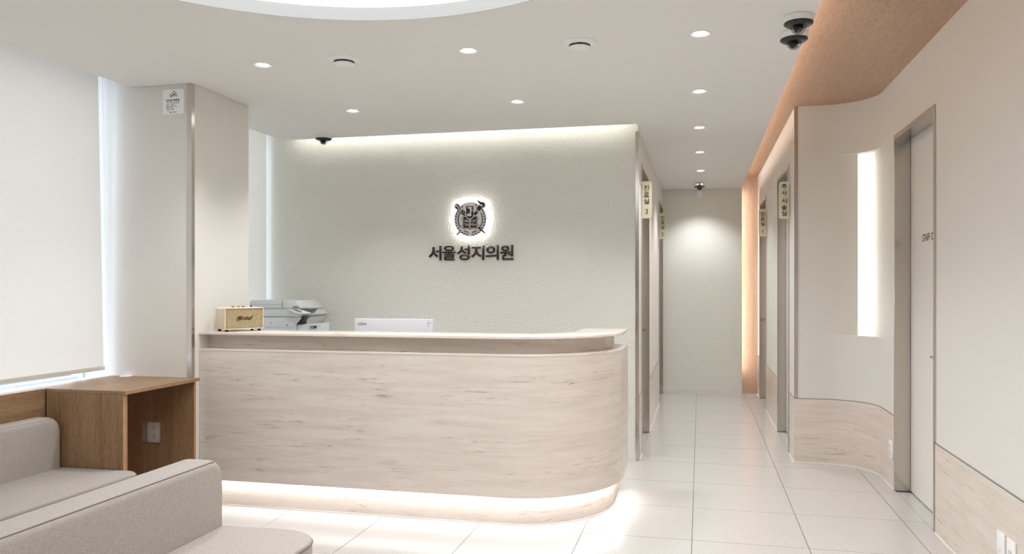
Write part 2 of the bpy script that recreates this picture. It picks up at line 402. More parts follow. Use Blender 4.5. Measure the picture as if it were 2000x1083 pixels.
arc = [(.99+.335*math.sin(PI/2*i/arcn), 1.65+.335*math.cos(PI/2*i/arcn)) for i in range(arcn+1)]
back = [(XW, RD[1]), (XW+.14, RD[1]), (XW+.14, 2.29), (XR, 2.29)]
full = [(XR, 1.985)]+arc+back
mid = [(XR, 1.985), (1.228, 1.985), (1.228, 2.07), (XW, 2.07)]+back
bm = nb(); prism(bm, full, 0, .998); prism(bm, mid, .998, 2.382); prism(bm, full, 2.382, HT)
wc = struct('wall_curved', bm, 'cream', 'cream wall curving round a tall lit niche')
bm = nb(); box(bm, 1.2285, 1.233, 2.005, 2.03, 1.002, 2.378); obj('light_strip', bm, 'lednich', wc)
wn = wall_y('wall_right', XW, XW+.14, YF, RD[1], HT, [(RD[0], RD[1]-.0, DT)], 'cream', 'plain cream wall on the near right')
# end covers above the walls, left out of view
sbox('wall_left_rear', 'cream', XWIN, XL-.15, YP+.1, YP+.2, 0, HU)
# marble dado: (wall object, polyline in the room, side)
def offs(P, d):                              # offset polyline to its left by d
    out = []
    for i, p in enumerate(P):
        a = Vector(P[max(i-1, 0)]); c = Vector(P[min(i+1, len(P)-1)])
        if 0 < i < len(P)-1:
            d1 = (Vector(p)-a).normalized(); d2 = (c-Vector(p)).normalized(); n1 = Vector((-d1.y, d1.x)); n2 = Vector((-d2.y, d2.x)); n_ = (n1+n2); n_ = n_/max(.5, n_.length_squared/2)
        else:
            d1 = (c-a).normalized(); n_ = Vector((-d1.y, d1.x))
        out.append((p[0]+n_.x*d, p[1]+n_.y*d))
    return out
def dado(parent, P, side):
    for nm, d0, d1, z0, z1, mt in (('dado', .0006, .007, .007, .497, 'marble'), ('dado_shadow_line', .0006, .004, .497, .501, 'grey'), ('skirting', .0006, .011, 0, .007, 'white')):  # thin grey strip over the marble is the shadow gap's shade put in as colour
        bm = nb(); ribbon(bm, offs(P, side*d0), offs(P, side*d1), z0, z1); obj(nm, bm, mt, parent)
dado(wc, [(XR, 2.285), (XR, 1.985)]+arc+[(XW, RD[1]+.022)], -1)
dado(wn, [(XW, RD[0]-.022), (XW, YF+.02)], -1)
dado(wl, [(XL, L3[1]+.022), (XL, L2[0]-.022)], -1)
dado(wl, [(XL, YP+.03), (XL, L3[0]-.022)], -1)
dado(wr, [(XR, R1[0]-.022), (XR, R2[1]+.022)], -1)
dado(wr, [(XR, 5.75), (XR, R1[1]+.022)], -1)
# steel corner profiles
def lprof(name, cx, cy, sxn, syn, z0, z1, w_=.016, wy=None):          # arms run from the corner in the given signs
    wy = wy or w_
    bm = nb(); t_ = .003
    pts = [(cx-sxn*t_, cy-syn*t_), (cx+sxn*w_, cy-syn*t_), (cx+sxn*w_, cy), (cx, cy), (cx, cy+syn*wy), (cx-sxn*t_, cy+syn*wy)]
    prism(bm, pts, z0, z1); return struct(name, bm, 'steel')
lprof('trim_1', XL, YP-.001, -1, 1, .0, 2.59, .024)['label'] = 'steel corner profile beside the reception wall'
lprof('trim_2', XR-.0, 1.985, 1, 1, .502, HT, .022)['label'] = 'steel corner profile at the curved wall'
# column by the window
CX0, CY0, CY1 = -3.01, -.09, .50
colm = sbox('wall_column', 'cream', XWIN+.0, CX0, CY0, CY1, 0, HU, label='cream square column between the two windows')
lprof('trim_3', CX0, CY0, -1, 1, .05, H, .03, .026)['label'] = 'tall steel corner profile on the column'
# window wall
ww = nb(); box(ww, XWIN-.1, XWIN, YF, YP, 0, .77); box(ww, XWIN-.1, XWIN, YF, YP, 2.88, HU); struct('wall_window', ww, 'white', 'white wall below the windows')
def window(name, y0, y1, n):
    w_ = empty(name, (XWIN-.05, 0, 0)); w_['kind'] = 'structure'; w_['label'] = 'tall window behind roller blinds'
    bm = nb(); box(bm, -.03, .03, y0, y1, .77, .805); box(bm, -.03, .03, y0, y1, 2.84, 2.88)
    for i in range(n+1):
        y = y0+(y1-y0)*i/n; box(bm, -.03, .03, max(y-.025, y0), min(y+.025, y1), .805, 2.84)
    obj('window_frame', bm, 'alu', w_)
    for i in range(n):
        a = y0+(y1-y0)*i/n+.03; c = y0+(y1-y0)*(i+1)/n-.03
        bm = nb(); box(bm, -.004, .004, a, c, .805, 2.84); obj('pane', bm, 'glass', w_)
    return w_
window('window_1', YF, CY0, 5); window('window_2', CY1, YP, 1)
sbox('window_sill', 'alu', XWIN+.001, -3.575, YF+.02, CY0-.002, .772, .792, label='white sill under the long window')
sbox('window_sill.001', 'alu', XWIN+.001, -3.5, CY1+.002, YP-.002, .772, .792, label='white sill behind the reception')

# ------------------------------------------------------------------ doors
ZH = .958
def door(name, wx, side, y0, y1, depth, label, hand=None, text=None):
    """steel lined opening in a wall along Y; side +1: wall body lies at larger X"""
    d_ = empty(name, (wx, y0, 0)); d_['kind'] = 'structure'; d_['label'] = label
    w_ = y1-y0; s_ = side
    def bx(bm, xa, xb, *a): box(bm, min(s_*xa, s_*xb), max(s_*xa, s_*xb), *a)
    bm = nb()
    for (ya, yb) in ((-.018, .004), (w_-.004, w_+.018)): bx(bm, -.009, depth+.05, ya, yb, 0, DT+.014)
    bx(bm, -.009, depth+.05, .004, w_-.004, DT-.018, DT+.014)
    obj('door_frame', bm, 'steel', d_)
    bm = nb(); bx(bm, depth, depth+.038, .008, w_-.008,   .008, DT-.0185); lf = obj('door_leaf', bm, 'door', d_)
    bm = nb(); bx(bm, depth+.04, depth+.05, .004, w_-.004, 0, DT-.018); obj('door_stop', bm, 'black', d_)
    if hand is not None:
        yh = hand; bm = nb(); sg = -1 if hand > w_/2 else 1
        lathe(bm, [(0, 0), (.024, 0), (.024, .008), (.010, .010), (.010, .05), (0, .05)], 20, Matrix.Translation((s_*depth, yh, ZH)) @ Matrix.Rotation(-s_*PI/2, 4, 'Y'))
        tube(bm, [(s_*(depth-.045), yh, ZH), (s_*(depth-.045), yh+sg*.11, ZH)], .008)
        obj('door_handle', bm, 'steel', d_)
    if text:
        bm = nb(); add_text(bm, text, (s_*depth-s_*.0002, .400, 1.677), '-X', h=.046, w=.345, ext=.001)
        obj('lettering', bm, 'ink', d_)
    return d_
door('door_1', XW, 1, RD[0], RD[1], .09, 'white staff door with black lettering in a steel frame', text='STAFF ONLY', hand=.12)
door('door_2', XR, 1, R2[0], R2[1], .07, 'steel framed treatment room doorway by the curved wall corner', hand=.10)
door('door_3', XR, 1, R1[0], R1[1], .07, 'steel framed consulting room doorway at the far right of the corridor', hand=.74)
door('door_4', XL, -1, L3[0], L3[1], .10, 'steel framed consulting room doorway beside the reception wall', hand=.78)
door('door_5', XL, -1, L2[0], L2[1], .10, 'steel framed consulting room doorway at the far left of the corridor', hand=.76)

# ------------------------------------------------------------------ reception counter
rc = empty('reception_counter', (-1.7, .4, 0)); tag(rc, 'pale travertine reception counter with rounded right end and glowing plinth', 'counter')
def RP(d, n=28, yend=.90, x0=-3.008):
    P = [(x0, -.02)]+[(-1.05+.62*math.sin(PI/2*i/n), .60-.62*math.cos(PI/2*i/n)) for i in range(n+1)]+[(-.43, yend)]
    return [(p[0]+1.7, p[1]-.4) for p in offs(P, d)]
def band(name, mat, d0, d1, z0, z1, parent=rc, bev=0, **kw):
    bm = nb(); P_ = RP(d0, **kw); ribbon(bm, P_, RP(d1, **kw), z0, z1)
    if bev:
        S_ = {(round(p[0], 4), round(p[1], 4)) for p in P_}
        es = [e for e in bm.edges if all(abs(v.co.z-z1) < 1e-5 and (round(v.co.x, 4), round(v.co.y, 4)) in S_ for v in e.verts)]
        bmesh.ops.bevel(bm, geom=es, offset=bev, segments=2, profile=.5, affect='EDGES')
    return obj(name, bm, mat, parent)
body = band('body', 'marble', 0, .02, .170, .973)
bm = nb(); box(bm, 1.7-.73, 1.7-.45, .48, .4999, .17, .973); obj('end_panel', bm, 'marble', rc)
band('ledge', 'marble', -.0012, .24, .9732, .985, yend=.901, bev=.0025)
band('riser', 'marble', .09, .115, .9852, 1.0728, yend=.88)
band('counter_top', 'marble', -.002, .30, 1.073, 1.087, yend=.902, bev=.0025)
band('plinth', 'marble', .053, .075, .009, .178, yend=.88)
band('plinth_foot', 'white', .050, .075, 0, .009, yend=.88)
band('underside', 'desk', .0205, .30, .180, .19)
band('light_strip', 'ledcounter', .026, .036, .1745, .1795)
bm = nb(); box(bm, 1.7-3.0, 1.7-1.25, .12-.4, .46-.4, .72, .745); box(bm, 1.7-3.0, 1.7-2.98, .12-.4, .46-.4, 0, .72); box(bm, 1.7-1.28, 1.7-1.26, .12-.4, .46-.4, 0, .72); obj('desk_top', bm, 'desk', rc)

# monitor behind the counter
mo = empty('computer_monitor', (-1.942, .5, .745)); tag(mo, 'white back of a computer monitor rising above the counter top', 'monitor')
bm = nb(); box(bm, -.274, .274, 0, .022, .06, .412, bev=.003); obj('screen_shell', bm, 'monitor', mo)
bm = nb(); box(bm, -.266, .266, .0221, .0235, .07, .404); obj('screen', bm, 'black', mo)
bm = nb(); box(bm, -.03, .03, .03, .045, .01, .2); box(bm, -.12, .12, -.02, .14, 0, .01, bev=.003); obj('stand', bm, 'grey', mo)
bm = nb(); t_ = text_bm('eepn', h=.0235, ext=.0008, off=.004); bmesh.ops.transform(t_, matrix=Matrix.Translation((-.221, -.0002, .380)) @ FACE['-Y'] @ Matrix.Rotation(PI, 4, 'Z'), verts=t_.verts)
obj('lettering', t_, 'grey', mo)
bm = nb()
for (x, z) in ((.245, .386), (.259, .386), (.245, .372)): lathe(bm, [(0, 0), (.0032, 0), (.0032, .001), (0, .001)], 12, Matrix.Translation((x, 0, z)) @ Matrix.Rotation(PI/2, 4, 'X'))
obj('screw', bm, 'black', mo)
bm = nb(); add_text(bm, 'my', (.247, -.0002, .399), '-Y', h=.006, ext=.0006); obj('sticker_print', bm, 'grey', mo)
bm = nb(); add_text(bm, 'in', (.261, -.0002, .400), '-Y', h=.005, ext=.0006); obj('sticker_print', bm, 'red', mo)

# speaker
sp = empty('bluetooth_speaker', (-2.861, .024, 1.087), math.radians(57)); tag(sp, 'cream retro speaker with woven gold grille on the counter end', 'speaker')
SW, SD, SH = .25, .148, .1372
bm = nb(); z0 = .013
box(bm, 0, SW, .006, SD, z0, z0+SH, bev=.009, seg=3); shell = obj('cabinet', bm, 'leather', sp)
bm = nb(); A = [(0, z0), (SW, z0), (SW, z0+SH), (0, z0+SH)]; e_ = .0065
for (a, c, d, f_) in ((0, SW, z0, z0+e_), (0, SW, z0+SH-e_, z0+SH), (0, e_, z0+e_, z0+SH-e_), (SW-e_, SW, z0+e_, z0+SH-e_)): box(bm, a, c, -.001, .02, d, f_, bev=.0015, seg=1)
obj('front_rim', bm, 'leather', sp)
bm = nb()
for (a, c, d, f_) in ((e_, SW-e_, z0+e_, z0+e_+.003), (e_, SW-e_, z0+SH-e_-.003, z0+SH-e_), (e_, e_+.003, z0+e_+.003, z0+SH-e_-.003), (SW-e_-.003, SW-e_, z0+e_+.003, z0+SH-e_-.003)): box(bm, a, c, .0005, .01, d, f_)
obj('piping', bm, 'brass', sp)
bm = nb(); box(bm, e_+.003, SW-e_-.003, .003, .0055, z0+e_+.003, z0+SH-e_-.003); gr = obj('grille', bm, 'grille', sp)
bm = nb(); t_ = text_bm('Marshall', w=.092, h=.026, ext=.002, off=.012)
for v in t_.verts: v.co.x += v.co.y*.55; v.co.y += (-.002 if v.co.x > 0 else 0)
bmesh.ops.transform(t_, matrix=Matrix.Translation((.128, .0025, z0+.073)) @ FACE['-Y'], verts=t_.verts)
me = bpy.data.meshes.new('x'); t_.to_mesh(me); t_.free(); bm.from_mesh(me); bpy.data.meshes.remove(me)
tube(bm, [(.082, .001, z0+.066), (.074, .001, z0+.058), (.083, .001, z0+.053), (.10, .001, z0+.060), (.108, .001, z0+.085)], .002, 6)
obj('lettering', bm, 'speaktext', gr)
bm = nb()
for i, (x, y) in enumerate(((.02, .02), (.02, SD-.02), (SW-.02, .02), (SW-.02, SD-.02))):
    q = nb(); lathe(q, [(0, 0), (.008, 0), (.011, z0+.001), (0, z0+.001)], 14, Matrix.Translation((x, y, 0))); obj('foot', q, 'rubber', sp)
bm.free()
for x in (.085, .122, .152): 
    q = nb(); lathe(q, [(0, 0), (.0085, 0), (.0085, .007), (.007, .009), (0, .009)], 18, Matrix.Translation((x, .08, z0+SH))); obj('knob', q, 'brass', sp)
q = nb(); box(q, .198, .206, .075, .085, z0+SH, z0+SH+.014, bev=.002); obj('switch', q, 'speaktext', sp)
q = nb(); tube(q, [(.055, .10, z0+.03), (.06, .155, .02), (.075, .17, .004), (.14, .15, .004), (.19, .19, .004)], .0028, 8); obj('power_cord', q, 'wplastic', sp)

# printer on a low white cabinet
lc = empty('storage_cabinet', (-3.1, 1.5, 0)); tag(lc, 'low white storage cabinet under the printer behind the counter', 'cabinet')
bm = nb(); box(bm, -.50, .95, -.25, .25, .06, .70); obj('body', bm, 'desk', lc)
bm = nb(); box(bm, -.50, .955, -.26, .25, .70, .72); obj('cabinet_top', bm, 'wplastic', lc)
for i in range(3):
    q = nb(); box(q, -.495+i*.482, -.02+i*.482, -.268, -.2505, .065, .695, bev=.001); dd = obj('door', q, 'wplastic', lc)
    q = nb(); box(q, -.05+i*.482, -.04+i*.482, -.285, -.2681, .5, .62); obj('handle', q, 'steel', dd)
bm = nb(); box(bm, -.48, .93, -.22, .24, 0, .06); obj('plinth', bm, 'grey', lc)
pr = empty('office_printer', (-3.30, 1.30, .72)); tag(pr, 'pale grey multifunction office printer left of the reception wall', 'printer')
def sec(name, mat, pts, y0, y1, parent=pr, bev=.004):                    # XZ outline extruded in Y
    q = nb(); vv = prism(q, pts, 0, y1-y0); 
    bmesh.ops.transform(q, matrix=Matrix.Translation((0, y1, 0)) @ Matrix.Rotation(PI/2, 4, 'X'), verts=q.verts)
    if bev: bmesh.ops.bevel(q, geom=list(q.edges), offset=bev, segments=2, profile=.5, affect='EDGES')
    return obj(name, q, mat, parent)
# heights over the cabinet top: world z - .72
sec('lower_body', 'printer', [(-.23, .0), (.185, .0), (.185, .345), (.23, .395), (.23, .405), (-.23, .405)], 0, .40)
sec('upper_body', 'printer', [(-.235, .408), (.215, .408), (.25, .425), (.21, .472), (-.235, .472)], -.004, .40)
sec('feeder_lid', 'printer', [(-.235, .475), (.06, .475), (.06, .541), (-.215, .541), (-.235, .527)], .0, .36)
sec('feeder_head', 'printer', [(.0635, .475), (.225, .475), (.215, .492), (.172, .541), (.085, .541), (.0635, .536)], .0, .36)
sec('scanner_tray', 'printer', [(.185, .476), (.325, .478), (.325, .488), (.225, .496)], .03, .11, bev=.001)
sec('tray_arm', 'grey', [(.24, .464), (.32, .474), (.29, .437), (.27, .437)], .05, .10, bev=.001)
sec('control_panel', 'wplastic', [(.115, .4725), (.178, .4725), (.285, .443), (.285, .434), (.21, .434)], -.030, .06, bev=.002)
sec('touch_screen', 'grey', [(.165, .470), (.20, .470), (.262, .450), (.232, .4495)], -.0315, -.0302, bev=0)
sec('output_slot', 'black', [(.188, .348), (.235, .352), (.238, .36), (.235, .372), (.262, .41), (.243, .41), (.186, .349)], -.002, .07, bev=.001)
sec('side_cassette', 'printer', [(.188, .0), (.405, .0), (.405, .36), (.19, .345)], .01, .13)
for nm, mt, a in (('seam', 'printerd', (-.22, .06, -.0012, .0, .5055, .5075)), ('seam', 'printerd', (-.233, .2, -.0052, -.004, .462, .4635)), ('seam', 'printerd', (-.228, .18, -.0012, .0, .323, .3245)),
                  ('seam', 'printerd', (.0605, .063, -.001, .0, .41, .54)), ('vent_slot', 'black', (.098, .114, -.0015, .0, .338, .344)), ('vent_slot', 'printerd', (-.045, -.035, -.0015, .0, .352, .361)),
                  ('latch', 'grey', (.155, .205, -.003, .0, .480, .492)), ('cassette_handle', 'printerd', (.30, .355, .006, .0101, .318, .336)), ('seam', 'printerd', (.255, .395, .0088, .0101, .3385, .3395))):
    q = nb(); box(q, *a); obj(nm, q, mt, pr)
q = nb(); box(q, .338, .357, .004, .0105, .3245, .337); obj('cassette_handle', q, 'black', pr)

# ------------------------------------------------------------------ lettering and seal on the reception wall
lg = empty('wall_lettering', (-1.805, YP, 1.65)); tag(lg, 'dark brown raised Korean clinic lettering on the reception wall', 'lettering')
for i, ch in enumerate('서울성지의원'):
    t_ = text_bm(ch, w=.112, h=.120, ext=.012, off=.016)
    bmesh.ops.transform(t_, matrix=Matrix.Translation((-.3085+i*.1234, -.002, 0)) @ FACE['-Y'], verts=t_.verts); obj('letter', t_, 'brown', lg, smooth=False)
se = empty('wall_emblem', (-1.800, YP, 1.93)); tag(se, 'backlit brown and silver university crest on the reception wall', 'emblem')
KS = .000372
def sp2(px, py): return ((px-555)*KS, (560-py)*KS)
def flat(bm, pts, d0, d1):                     # emblem outline in zoomed pixels, extruded off the wall
    q = [sp2(*p) for p in pts]
    prism(bm, q, d0, d1, FACE['-Y'])
def disc_pts(cx, cy, rx, ry=None, n=40): ry = ry or rx; return [(cx+rx*math.cos(2*PI*i/n), cy+ry*math.sin(2*PI*i/n)) for i in range(n)]
def barp(x0, y0, x1, y1, w0, w1=None):
    w1 = w1 or w0; d = Vector((x1-x0, y1-y0)).normalized(); n = Vector((-d.y, d.x))
    return [(x0+n.x*w0/2, y0+n.y*w0/2), (x1+n.x*w1/2, y1+n.y*w1/2), (x1-n.x*w1/2, y1-n.y*w1/2), (x0-n.x*w0/2, y0-n.y*w0/2)]
P0, P1, P2, P3 = .024, .030, .0335, .036
shield = [(465, 288), (632, 288), (632, 480)]+[(550+82*math.cos(a*PI/12), 480+82*math.sin(a*PI/12)) for a in range(1, 12)]+[(467, 480)]
def grow(pts, g, c=None):
    cx = sum(p[0] for p in pts)/len(pts); cy = sum(p[1] for p in pts)/len(pts)
    return [(cx+(p[0]-cx)*(1+g/max(20, math.hypot(p[0]-cx, p[1]-cy))), cy+(p[1]-cy)*(1+g/max(20, math.hypot(p[0]-cx, p[1]-cy)))) for p in pts]
flame = [(733, 148), (748, 170), (775, 192), (812, 206), (840, 205), (800, 250), (772, 236), (748, 208), (735, 178)]
pieces = [disc_pts(555, 575, 372, 382), disc_pts(250, 285, 68), barp(250, 285, 460, 470, 100), barp(640, 480, 800, 320, 120), barp(240, 925, 330, 840, 46), barp(730, 750, 900, 895, 52), grow(flame, 18), disc_pts(840, 270, 72)]
bm = nb()
for i, p in enumerate(pieces): flat(bm, p, P0+.0001*i, P1-.00015*i)
obj('backing_plate', bm, 'plate', se, smooth=False)
bm = nb()
for i, p in enumerate([disc_pts(555, 575, 352, 360), disc_pts(250, 285, 48), disc_pts(840, 262, 50), barp(700, 420, 830, 290, 90), barp(250, 285, 380, 400, 80), barp(255, 915, 330, 840, 30), barp(730, 750, 885, 880, 34)]): flat(bm, p, .0145+.0003*i, .0175+.0003*i)
obj('backlight', bm, 'ledseal', se, smooth=False)
bm = nb()
for x, y in ((555, 420), (420, 700), (690, 700)):
    q = nb(); flat(q, disc_pts(x, y, 12, n=12), .0, P0); obj('standoff', q, 'steel', se, smooth=False)
bm.free()
# wreath
def clash(p):
    x, y = p
    return (432 < x < 668 and 262 < y < 560) or (366 < x < 744 and 500 < y < 806) or math.hypot(x-250, y-285) < 62 or (x+y-1090 < 60 and abs((x-768)+(y-340)) < 62 and math.hypot(x-768, y-340) < 72)
for sd in (-1, 1):
    for i in range(16):
        th = (6+i*11.2)*PI/180
        cx = 555+sd*308*math.sin(th); cy = 582+312*math.cos(th)
        tx, ty = sd*math.cos(th), -math.sin(th)
        for w_ in (-1, 1):
            ang = math.atan2(ty, tx)+w_*.58; L_ = 84; ww_ = 24
            ox, oy = cx+w_*(-ty)*7, cy+w_*tx*7
            ux, uy = math.cos(ang), math.sin(ang); nx, ny = -uy, ux
            lens = [(ox+ux*L_*f+nx*ww_/2*g_, oy+uy*L_*f+ny*ww_/2*g_) for f, g_ in ((0, 0), (.25, .8), (.55, 1), (.8, .65), (1, 0), (.8, -.45), (.5, -.7), (.2, -.5))]
            if any(clash(p) for p in lens[1:]) or (i > 12 and sd*(lens[4][0]-555) < 18): continue
            q = nb(); flat(q, lens, P1+.0002, P2-.0004); obj('laurel_leaf', q, 'brown', se, smooth=False)
bm = nb()
flat(bm, grow(shield, 16), P2, P2+.0012); obj('shield_border', bm, 'plate', se, smooth=False)
bm = nb(); flat(bm, shield, P2+.0013, P3); obj('shield', bm, 'brown', se, smooth=False)
bm = nb(); g1 = [(500, 308), (610, 308), (610, 325), (582, 325), (582, 350), (612, 350), (612, 368), (582, 368), (582, 388), (612, 388), (612, 406), (582, 406), (582, 470), (590, 505), (560, 505), (548, 520), (522, 490), (505, 512), (482, 500), (500, 460), (532, 440), (556, 470), (556, 355), (500, 330)]
flat(bm, g1, P3+.0001, P3+.002); obj('shield_sign', bm, 'plate', se, smooth=False)
bm = nb(); book = [(375, 505), (455, 512), (548, 530), (645, 512), (728, 505), (728, 790), (590, 790), (552, 805), (515, 790), (375, 790)]
flat(bm, book, P1+.0001, P2-.0008); obj('book_cover', bm, 'brown', se, smooth=False)
bm = nb(); flat(bm, [(385, 510), (719, 510), (719, 780), (385, 780)], P2-.0007, P2-.0003); obj('book_edge', bm, 'plate', se, smooth=False)
for a in ([(397, 518), (541, 518), (541, 768), (397, 768)], [(558, 518), (706, 518), (706, 768), (558, 768)]):
    bm = nb(); flat(bm, a, P2-.0002, P2+.0002); obj('book_page', bm, 'brown', se, smooth=False)
for s_, px, py, w_ in (('VERI', 472, 613, 118), ('TAS', 475, 695, 112), ('LUX', 628, 613, 118), ('MEA', 632, 695, 124)):
    bm = nb(); c = sp2(px, py); t_ = text_bm(s_, w=w_*KS, h=54*KS, ext=.001, off=.004)
    bmesh.ops.transform(t_, matrix=Matrix.Translation((c[0], -(P2+.0002), c[1])) @ FACE['-Y'], verts=t_.verts); obj('book_lettering', t_, 'plate', se, smooth=False); bm.free()
for x, y in ((355, 575), (745, 565), (355, 715), (745, 712)):
    bm = nb(); flat(bm, disc_pts(x, y, 11, n=14), P1+.0003, P2); obj('dot', bm, 'brown', se, smooth=False)
def piece(name, mat, outlines, d0, d1):
    for i_, p in enumerate(outlines): q = nb(); flat(q, p, d0, d1+.00015*i_); obj(name, q, mat, se, smooth=False)
piece('sword_hilt', 'brown', [[(215, 262), (235, 240), (262, 240), (318, 298), (300, 318), (232, 252)], [(213, 275), (285, 330), (262, 362), (215, 312)]], P2, P3)
piece('sword_blade', 'brown', [barp(345, 430, 375, 400, 8), barp(340, 405, 440, 445, 12), barp(380, 385, 445, 430, 26), barp(355, 440, 430, 478, 30), barp(402, 494, 450, 494, 10), barp(748, 752, 880, 880, 38, 10)], P2, P3)
piece('torch_handle', 'brown', [barp(738, 365, 798, 305, 92), barp(652, 480, 716, 416, 62), barp(695, 362, 750, 414, 9), barp(708, 350, 763, 402, 7), barp(308, 850, 238, 912, 22, 14)], P2, P3)
piece('torch_flame', 'brown', [flame, disc_pts(828, 264, 60), barp(800, 268, 838, 306, 60)], P2, P3)
piece('inlay', 'plate', [disc_pts(822, 274, 20, n=24), barp(822, 274, 776, 250, 22, 14), barp(770, 262, 834, 322, 8), barp(238, 250, 300, 310, 7)], P3, P3+.0006)

# ------------------------------------------------------------------ room signs on the corridor walls
def rsign(loc, side, lines, label):
    """side +1: fixed to the wall on its left"""
    o = empty('room_sign', loc); tag(o, label, 'sign')
    w_, h_, r_ = .088, .303, .020
    pts = [(0, 0)]+[(w_-r_+r_*math.sin(a*PI/12), r_-r_*math.cos(a*PI/12)) for a in range(7)]+[(w_-r_+r_*math.cos(a*PI/12), h_-r_+r_*math.sin(a*PI/12)) for a in range(7)]+[(0, h_)]
    pts = [(side*p[0], p[1]) for p in pts]
    q = nb(); prism(q, pts, -.008, .008, FACE['-Y']); obj('sign_plate', q, 'creamplate', o)
    q = nb(); box(q, min(0, side*.004), max(0, side*.004), -.015, .015, .02, h_-.02); obj('wall_bracket', q, 'steel', o)
    for s_, zc, hh in lines:
        if s_ == '·': q = nb(); flat_ = [(.003*math.cos(i*PI/5), .003*math.sin(i*PI/5)) for i in range(10)]; prism(q, flat_, 0, .001, Matrix.Translation((side*.046, -.0081, zc)) @ FACE['-Y'])
        else:
            q = text_bm(s_, h=hh, w=(hh*.98 if ord(s_) > 300 else None), ext=.001, off=(.014 if ord(s_) > 300 else 0))
            bmesh.ops.transform(q, matrix=Matrix.Translation((side*.046, -.0081, zc)) @ FACE['-Y'], verts=q.verts)
        obj('sign_letter', q, 'ink', o, smooth=False)
    return o
S3 = [('진', .248, .044), ('료', .194, .044), ('실', .138, .044)]
rsign((XL, 2.03, 1.930), 1, S3+[('3', .055, .042)], 'cream projecting room sign with number 3 beside the reception wall')
rsign((XL, 4.67, 1.925), 1, S3+[('2', .055, .042)], 'cream projecting room sign with number 2 farther down the left wall')
rsign((XR, 4.455, 1.926), -1, S3+[('1', .055, .042)], 'cream projecting room sign with number 1 far down the right wall')
rsign((XR, 2.30, 1.930), -1, [('주', .262, .042), ('사', .211, .042), ('·', .176, .01), ('시', .145, .042), ('술', .092, .042), ('실', .042, .042)], 'cream projecting treatment room sign near the curved wall corner')

# notice on the column
no_ = empty('cctv_notice', (-3.132, CY0, 2.513)); tag(no_, 'small white square notice with a camera pictogram on the column', 'sign')
def rrect(w_, h_, r_, n=6):
    out = []
    for cx, cy, a0 in ((w_/2-r_, -h_/2+r_, -PI/2), (w_/2-r_, h_/2-r_, 0), (-w_/2+r_, h_/2-r_, PI/2), (-w_/2+r_, -h_/2+r_, PI)):
        out += [(cx+r_*math.cos(a0+PI/2*i/n), cy+r_*math.sin(a0+PI/2*i/n)) for i in range(n+1)]
    return out
q = nb(); prism(q, rrect(.150, .152, .012), .0005, .008, FACE['-Y']); obj('notice_plate', q, 'wplastic', no_)
def q2(px, py): return ((px-430)/760*.150, (545-py)/800*.152)
def strokes(name, L_, w_, parent):
    q = nb()
    for a, c in L_:
        p = Vector(q2(*a)); r2_ = Vector(q2(*c)); d = (r2_-p).normalized(); n = Vector((-d.y, d.x))*w_/2; e = d*w_*.3
        prism(q, [p-e+n, r2_+e+n, r2_+e-n, p-e-n][::-1], .0081, .009, FACE['-Y'])
    return obj(name, q, 'ink', parent, smooth=False)
strokes('pictogram', [((315, 325), (465, 195)), ((465, 195), (505, 265)), ((505, 265), (370, 350)), ((315, 325), (370, 350)), ((315, 350), (340, 395)), ((340, 395), (380, 395)), ((380, 395), (505, 285)), ((350, 370), (480, 290)), ((470, 330), (500, 355)), ((500, 355), (540, 355)), ((540, 260), (540, 395))], .0022, no_)
q = nb(); add_text(q, 'CCTV', (q2(295, 510)[0], -.0081, q2(295, 510)[1]), '-Y', w=.044, h=.0145, ext=.001, off=.01); add_text(q, '작동중', (q2(545, 500)[0], -.0081, q2(545, 500)[1]), '-Y', w=.043, h=.0155, ext=.001, off=.01); obj('lettering', q, 'ink', no_, smooth=False)
q = nb()
for s_, a, c, y in (('목    적', 195, 295, 605), ('설치대수', 195, 285, 660), ('촬영범위', 195, 285, 712), ('촬영시간', 195, 290, 760), ('관리책임', 195, 290, 808), ('시설안전관리 및 범죄예방', 330, 650, 588), ('카메라 대', 330, 465, 648), ('병원내 주요 시설', 330, 550, 695), ('연속촬영', 330, 425, 745), ('관리 담당자', 330, 475, 795)):
    x_, z_ = q2((a+c)/2, y); add_text(q, s_, (x_, -.0081, z_), '-Y', w=(c-a)/760*.150, h=.0050, ext=.0006)
x_, z_ = q2(455, 885); add_text(q, '서울성지의원', (x_, -.0081, z_), '-Y', w=.034, h=.0055, ext=.0006, off=.01)
x_, z_ = q2(325, 893); box(q, x_-.0035, x_+.0035, -.009, -.0081, z_-.0035, z_+.0035)
obj('fine_print', q, 'ink', no_, smooth=False)

